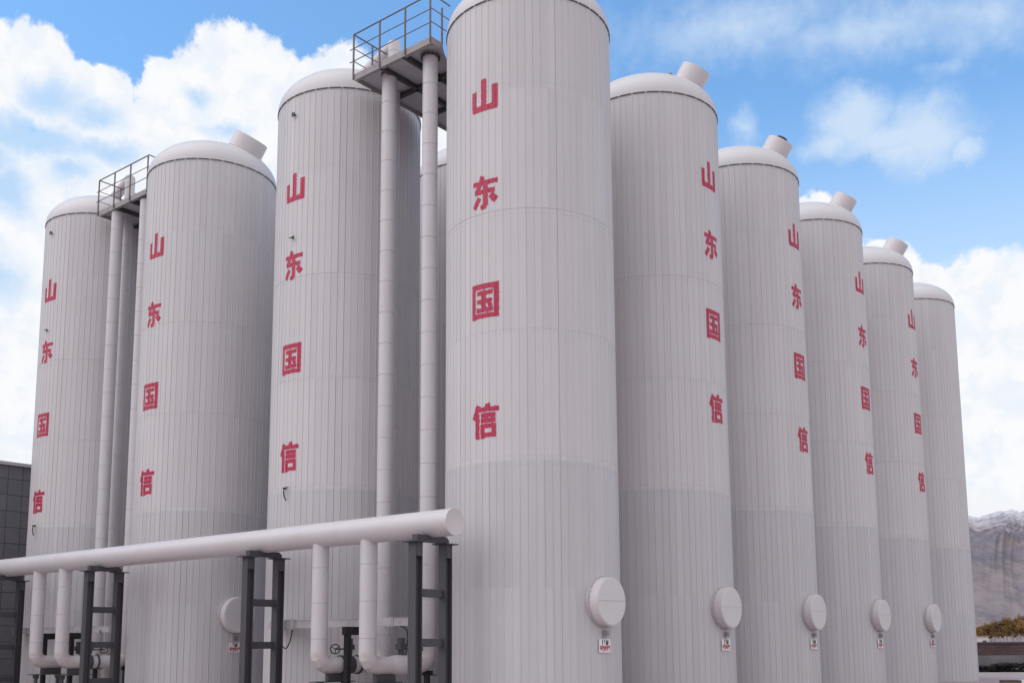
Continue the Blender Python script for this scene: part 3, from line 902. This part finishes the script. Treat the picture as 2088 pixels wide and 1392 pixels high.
# ------------------------------------------------------------------ cable trays and their posts
def cable_tray(label, v0, v1, boxes, loops):
    t = thing('cable_tray', label, 'cable tray', -2.25, v0, 2.03, 'galvanised cable trays')
    L = v1-v0
    g = MB(); g.box((0, L/2, .085), (.24, L, .17))
    g.box((0, L/2, .174), (.27, L+.02, .012)); g.box((-.122, L/2, .006), (.012, L, .02))
    k = .9
    while k < L-.2:
        g.box((-.123, k, .088), (.010, .025, .176)); k += 1.15
    g.obj('tray_body', M['galv'], t)
    for (v, w, h, out, z) in boxes:
        g = MB(); g.box((-.12-out/2, v-v0, z), (out, w, h)); g.box((-.12-out-.006, v-v0, z), (.012, w*.85, h*.8)); g.tube([(-.12-out*.5, v-v0, z-h/2-.06), (-.12-out*.5, v-v0, z-h/2)], .03, 10)
        g.obj('junction_box', M['galv'], t)
    for pts in loops:
        g = MB()
        P = [Vector((q[0]+2.25, q[1]-v0, q[2]-2.03)) for q in pts]
        S = []
        for i in range(len(P)-1):          # smooth the cable
            p0 = P[max(0, i-1)]; p1 = P[i]; p2 = P[i+1]; p3 = P[min(len(P)-1, i+2)]
            for k in range(6):
                s = k/6
                S.append(0.5*((2*p1)+(p2-p0)*s+(2*p0-5*p1+4*p2-p3)*s*s+(3*p1-p0-3*p2+p3)*s**3))
        S.append(P[-1])
        g.tube(S, .014, 8); g.obj('hanging_cable', M['black'], t, 40)
cable_tray('galvanised cable tray with a hanging cable loop, behind the U pipes near the header end', 1.48, 6.42,
           [(5.55, .30, .24, .10, .08), (2.35, .55, .20, .02, .085)],
           [[(-2.38, 6.02, 2.04), (-2.40, 5.98, 1.82), (-2.40, 5.86, 1.62), (-2.40, 5.72, 1.54), (-2.40, 5.60, 1.66), (-2.40, 5.52, 1.86), (-2.38, 5.50, 2.02)],
            [(-2.25, 1.98, 2.03), (-2.10, 1.94, 1.95), (-2.05, 1.95, 1.75), (-2.0, 2.02, 1.58), (-2.0, 2.06, 1.35)]])
cable_tray('galvanised cable tray in front of the leftmost tank, among the far left pipes', 13.75, 19.5,
           [(15.4, .4, .2, .02, .085)],
           [[(-2.38, 18.2, 2.03), (-2.40, 18.15, 1.9), (-2.42, 18.0, 1.78), (-2.42, 17.85, 1.70)],
            [(-2.38, 14.2, 2.05), (-2.45, 14.1, 2.08), (-2.5, 13.95, 2.0)]])
def tray_post(label, v):
    t = thing('tray_post', label, 'post', -2.58, v, 0, 'dark T-shaped posts under the cable trays')
    g = MB(); g.box((0, 0, .92), (.12, .12, 1.84)); g.box((0, 0, .012), (.28, .28, .024)); g.obj('post', M['black'], t)
    g = MB(); g.box((.17, 0, 1.925), (.58, .12, .17)); g.box((.17, 0, 2.017), (.60, .16, .014)); g.obj('head', M['black'], t)
tray_post('dark T-shaped post between the two nearest U pipes', 3.33)
tray_post('dark T-shaped post partly hidden behind the right one of the far left pipes', 17.0)
tray_post('dark T-shaped post seen just right of the right one of the far left pipes', 15.42)

# ------------------------------------------------------------------ roof platforms
def roof_platform(label, u0, v0, v1, u1, zb, notch, posts_front, posts_left, posts_right, rail_l, rail_r):
    """u0 front edge; v0 right edge (beside the nearer tank, cut round it), v1 left edge; zb underside"""
    t = thing('roof_platform', label, 'platform', u0, v0, zb, 'railed steel platforms between domes')
    W_, Lu = v1-v0, u1-u0
    nc, nr = notch                      # centre (v), radius of the cut for the nearer tank (centre u = 0)
    def right_edge(u):
        return max(0.0, (nc+math.sqrt(nr*nr-u*u))-v0) if abs(u) < nr else 0.0
    us = [u0+Lu*i/40 for i in range(41)]
    # deck
    poly = [(u-u0, right_edge(u)) for u in us] + [(Lu, W_), (0, W_)]
    g = MB(); g.prism(poly, .115, .135); g.obj('deck', M['deck'], t)
    # edge channels
    g = MB()
    g.box((-.012, W_/2, .085), (.024, W_+.05, .17)); g.box((.035, W_/2, .006), (.07, W_, .012)); 
    g.box((Lu/2, W_+.012, .085), (Lu+.05, .024, .168)); g.box((Lu+.012, (W_+right_edge(u1))/2, .085), (.024, W_-right_edge(u1), .168))
    j = [u for u in us if right_edge(u) <= 0 and u < 0]
    e = (max(j)-u0) if j else 0
    if e > .05: g.box((e/2, -.012, .085), (e, .024, .168))
    g.obj('edge_channel', M['beam'], t)
    # joists under the deck
    g = MB()
    for v in (W_*.36, W_*.66):
        uu = [u for u in us if right_edge(u) < v-.06]
        # split where the tank is in the way
        s0 = None; prev = None
        for u in us+[None]:
            ok = u is not None and right_edge(u) < v-.06
            if ok and s0 is None: s0 = u
            if not ok and s0 is not None:
                if prev-s0 > .2: g.box(((s0+prev)/2-u0, v, .05), (prev-s0-.03, .09, .125))
                s0 = None
            prev = u
    for u in (u0+1.35, u0+2.6, u1-.25):
        r0 = right_edge(u)+.03
        g.box((u-u0, (r0+W_)/2, .045), (.09, W_-r0-.03, .115))
    g.obj('joist', M['joist'], t)
    # legs bracketed to the tank walls carry the deck
    g = MB()
    g.box((.06, W_-.06, .16), (.05, .05, .05))
    g.obj('corner_cleat', M['beam'], t)
    H = 1.13
    def post(x, y, z0=.02):
        q = MB(); q.box((x, y, (z0+.135+H)/2), (.036, .036, H+.135-z0)); q.obj('rail_post', M['rail'], t)
    for v in posts_front: post(-.042, v)
    for u in posts_left: post(u, W_+.042)
    for u in posts_right: post(u, -.042 if right_edge(u0+u) <= 0 else right_edge(u0+u)+.05, .13)
    for z, rr in ((H+.135, .019), (H*.66+.135, .012), (H*.35+.135, .012)):
        q = MB(); ov = .14 if rr < .015 else .0
        q.rod((-.042, -.042, z), (-.042, W_+.042+ov, z), rr)
        q.rod((-.042, W_+.042, z+.002), (rail_l, W_+.042, z+.002), rr)
        q.rod((-.042, -.042, z+.004), (rail_r, -.042, z+.004), rr)
        q.obj('rail', M['rail'], t, 40)
roof_platform('large railed steel platform between the corner tank and its left neighbour', -1.78, 1.58, 4.25, 2.5, 16.0, (0.0, 2.09), (0, .85, 1.75, 2.71), (.62, 1.5), (.55,), 1.5, .62)
roof_platform('small railed steel platform between the tank with sign 6# and the leftmost tank', -1.42, 14.30, 17.18, 2.2, 15.93, (DV[2], 2.09), (0, 1.0, 1.95, 2.92), (.75, 1.6), (.35,), 1.6, .42)

# ------------------------------------------------------------------ dark panelled building on the left
t = thing('panelled_building', 'dark grey panelled building with flat roof at the left edge', 'building', -26, 24.0, 0)
g = MB(); g.box((18.0, 6.0, 4.15), (36.0, 12.0, 8.3)); g.obj('wall', M['tile'], t)
g = MB()
g.box((18.0, -.03, 8.36), (36.14, .20, .12)); g.box((18.0, 12.03, 8.36), (36.14, .20, .12)); g.box((-.03, 6, 8.36), (.20, 11.86, .12)); g.box((36.03, 6, 8.36), (.20, 11.86, .12))
g.box((18, 6, 8.32), (35.7, 11.7, .03))
g.obj('coping', M['galv'], t)

# ------------------------------------------------------------------ far right: wall, scrub, trees, hut, kerb
t = tag(bpy.data.objects.new('boundary_wall', None), 'low boundary wall of dark red brick over grey render, beyond the tanks', 'wall'); COL.objects.link(t)
t.location = (36.0, 57.6, 0); t.rotation_euler = (0, 0, R(-1.6))
g = MB(); g.box((0, 0, .44), (70, .36, .88)); g.obj('rendered_base', M['conc'], t)
g = MB(); g.box((0, .02, 1.20), (70, .26, .64)); g.obj('brick_course', M['brick'], t)
g = MB(); g.box((0, .02, 1.56), (70.05, .40, .08)); g.obj('coping', M['dark'], t)

def leaf_cloud(n, rx, ry, rz, z, size, seed, flat=1.0, sides=True):
    rnd = random.Random(seed); g = MB()
    clumps = [(rnd.uniform(-.7, .7)*rx, rnd.uniform(-.7, .7)*ry, z+rnd.uniform(-.8, .9)*rz, rnd.uniform(.35, .6)) for _ in range(11)]
    for i in range(n):
        cx, cy, cz, cr = rnd.choice(clumps)
        d = Vector((rnd.gauss(0, 1), rnd.gauss(0, 1), rnd.gauss(0, 1)*flat)).normalized()*(rnd.random()**.5)
        p = Vector((cx+d.x*rx*cr, cy+d.y*ry*cr, cz+d.z*rz*cr))
        a = Vector((rnd.gauss(0, 1), rnd.gauss(0, 1), rnd.gauss(0, 1))).normalized(); b = a.orthogonal().normalized()
        s = size*rnd.uniform(.6, 1.3)
        g.face(p-a*s, p-b*s*.45, p+a*s, p+b*s*.45)
    return g
tree_bits = []
for k in range(4):
    h = 3.9+.35*k
    tr = MB(); tr.tube([(0, 0, 0), (.03, .02, 1.6), (.0, .05, 3.2), (.04, 0, h+1.5)], [.15, .13, .10, .03], 8)
    rnd = random.Random(40+k)
    for q in range(9):
        z0 = 2.2+q*.42; a = rnd.uniform(0, 6.28)
        tr.tube([(0, 0, z0), (cos(a)*.35, sin(a)*.35, z0+.6), (cos(a)*.6, sin(a)*.6, z0+1.3)], [.035, .022, .008], 5)
    cr = leaf_cloud(1300, 1.5, 1.5, 1.55, 4.35+.15*k, .19, 80+k)
    tree_bits.append((tr.mesh('trunk', M['bark'], 40), cr.mesh('crown', M['gold'])))
rnd = random.Random(5)
def tree(x, y, k, sc, label):
    o = bpy.data.objects.new('autumn_tree', None); COL.objects.link(o)
    o.location = (x, y, 0); o.rotation_euler = (0, 0, rnd.uniform(0, 6.28)); o.scale = (sc, sc, sc*rnd.uniform(.95, 1.08))
    tag(o, label, 'tree', 'golden trees in a row beyond the wall')
    link('trunk', tree_bits[k][0], o); link('crown', tree_bits[k][1], o)
for i in range(48):
    d = 230 + rnd.uniform(-12, 22)
    f = i/47.0
    azd = 23.55 + 5.4*f + rnd.uniform(-.05, .05)
    sc = (0.74 + .26*min(1, f*3.2))*rnd.uniform(.92, 1.06)
    tree(d*math.tan(R(azd)), d, i % 4, sc, 'slender golden autumn tree with pale trunk in the row beyond the boundary wall')

scrub_me = []
for k in range(3):
    st = MB(); r2 = random.Random(60+k)
    for q in range(9):
        a = r2.uniform(0, 6.28); st.tube([(0, 0, 0), (cos(a)*.25, sin(a)*.12, .25), (cos(a)*.6, sin(a)*.25, .5)], [.02, .014, .005], 5)
    scrub_me.append((st.mesh('stem', M['stem']), leaf_cloud(1100, .85, .34, .24, .22, .085, 20+k).mesh('foliage', M['scrub'])))
slabels = ['low dark scrub bush against the grey wall base, close beside the last tank', 'widest dark scrub bush at the foot of the boundary wall',
           'small dark scrub bush at the wall foot near the right edge', 'dark scrub bush at the wall foot cut by the right edge']
for i, (x, sc) in enumerate(((25.45, .95), (26.55, 1.3), (27.75, .85), (28.75, 1.05))):
    o = bpy.data.objects.new('scrub_bush', None); COL.objects.link(o)
    o.location = (x, 57.05, 0); o.scale = (sc, sc, sc*.72); o.rotation_euler = (0, 0, .1*i)
    tag(o, slabels[i], 'bush', 'dark scrub along the boundary wall')
    link('stem', scrub_me[i % 3][0], o); link('foliage', scrub_me[i % 3][1], o)

t = tag(bpy.data.objects.new('white_hut', None), 'tiny white flat-roofed hut beyond the wall, beside the last tank', 'hut'); COL.objects.link(t)
hx = 205*0.4425
t.location = (hx, 205, 0); t.rotation_euler = (0, 0, R(-24))
g = MB(); g.box((0, 0, 1.3), (2.2, 2.0, 2.6)); g.obj('wall', M['hutwall'], t)
g = MB(); g.box((0, 0, 2.68), (2.5, 2.3, .16)); g.obj('roof', M['hutroof'], t)
g = MB(); g.box((.4, -1.0, .95), (.75, .05, 1.9)); g.obj('door', M['dark'], t)

t = tag(bpy.data.objects.new('low_kerb', None), 'low brown stone kerb on the pavement at the bottom right corner', 'kerb'); COL.objects.link(t)
t.location = (19.9, 42.3, 0.004); t.rotation_euler = (0, 0, R(9))
g = MB(); g.box((-.30, 0, .05), (.55, .3, .10)); g.box((.08, .0, .045), (.18, .3, .09)); g.obj('kerb_stone', M['kerb'], t)
g = MB(); g.box((.95, 0, .05), (1.5, .3, .10)); g.obj('white_kerb_stone', M['sign'], t)
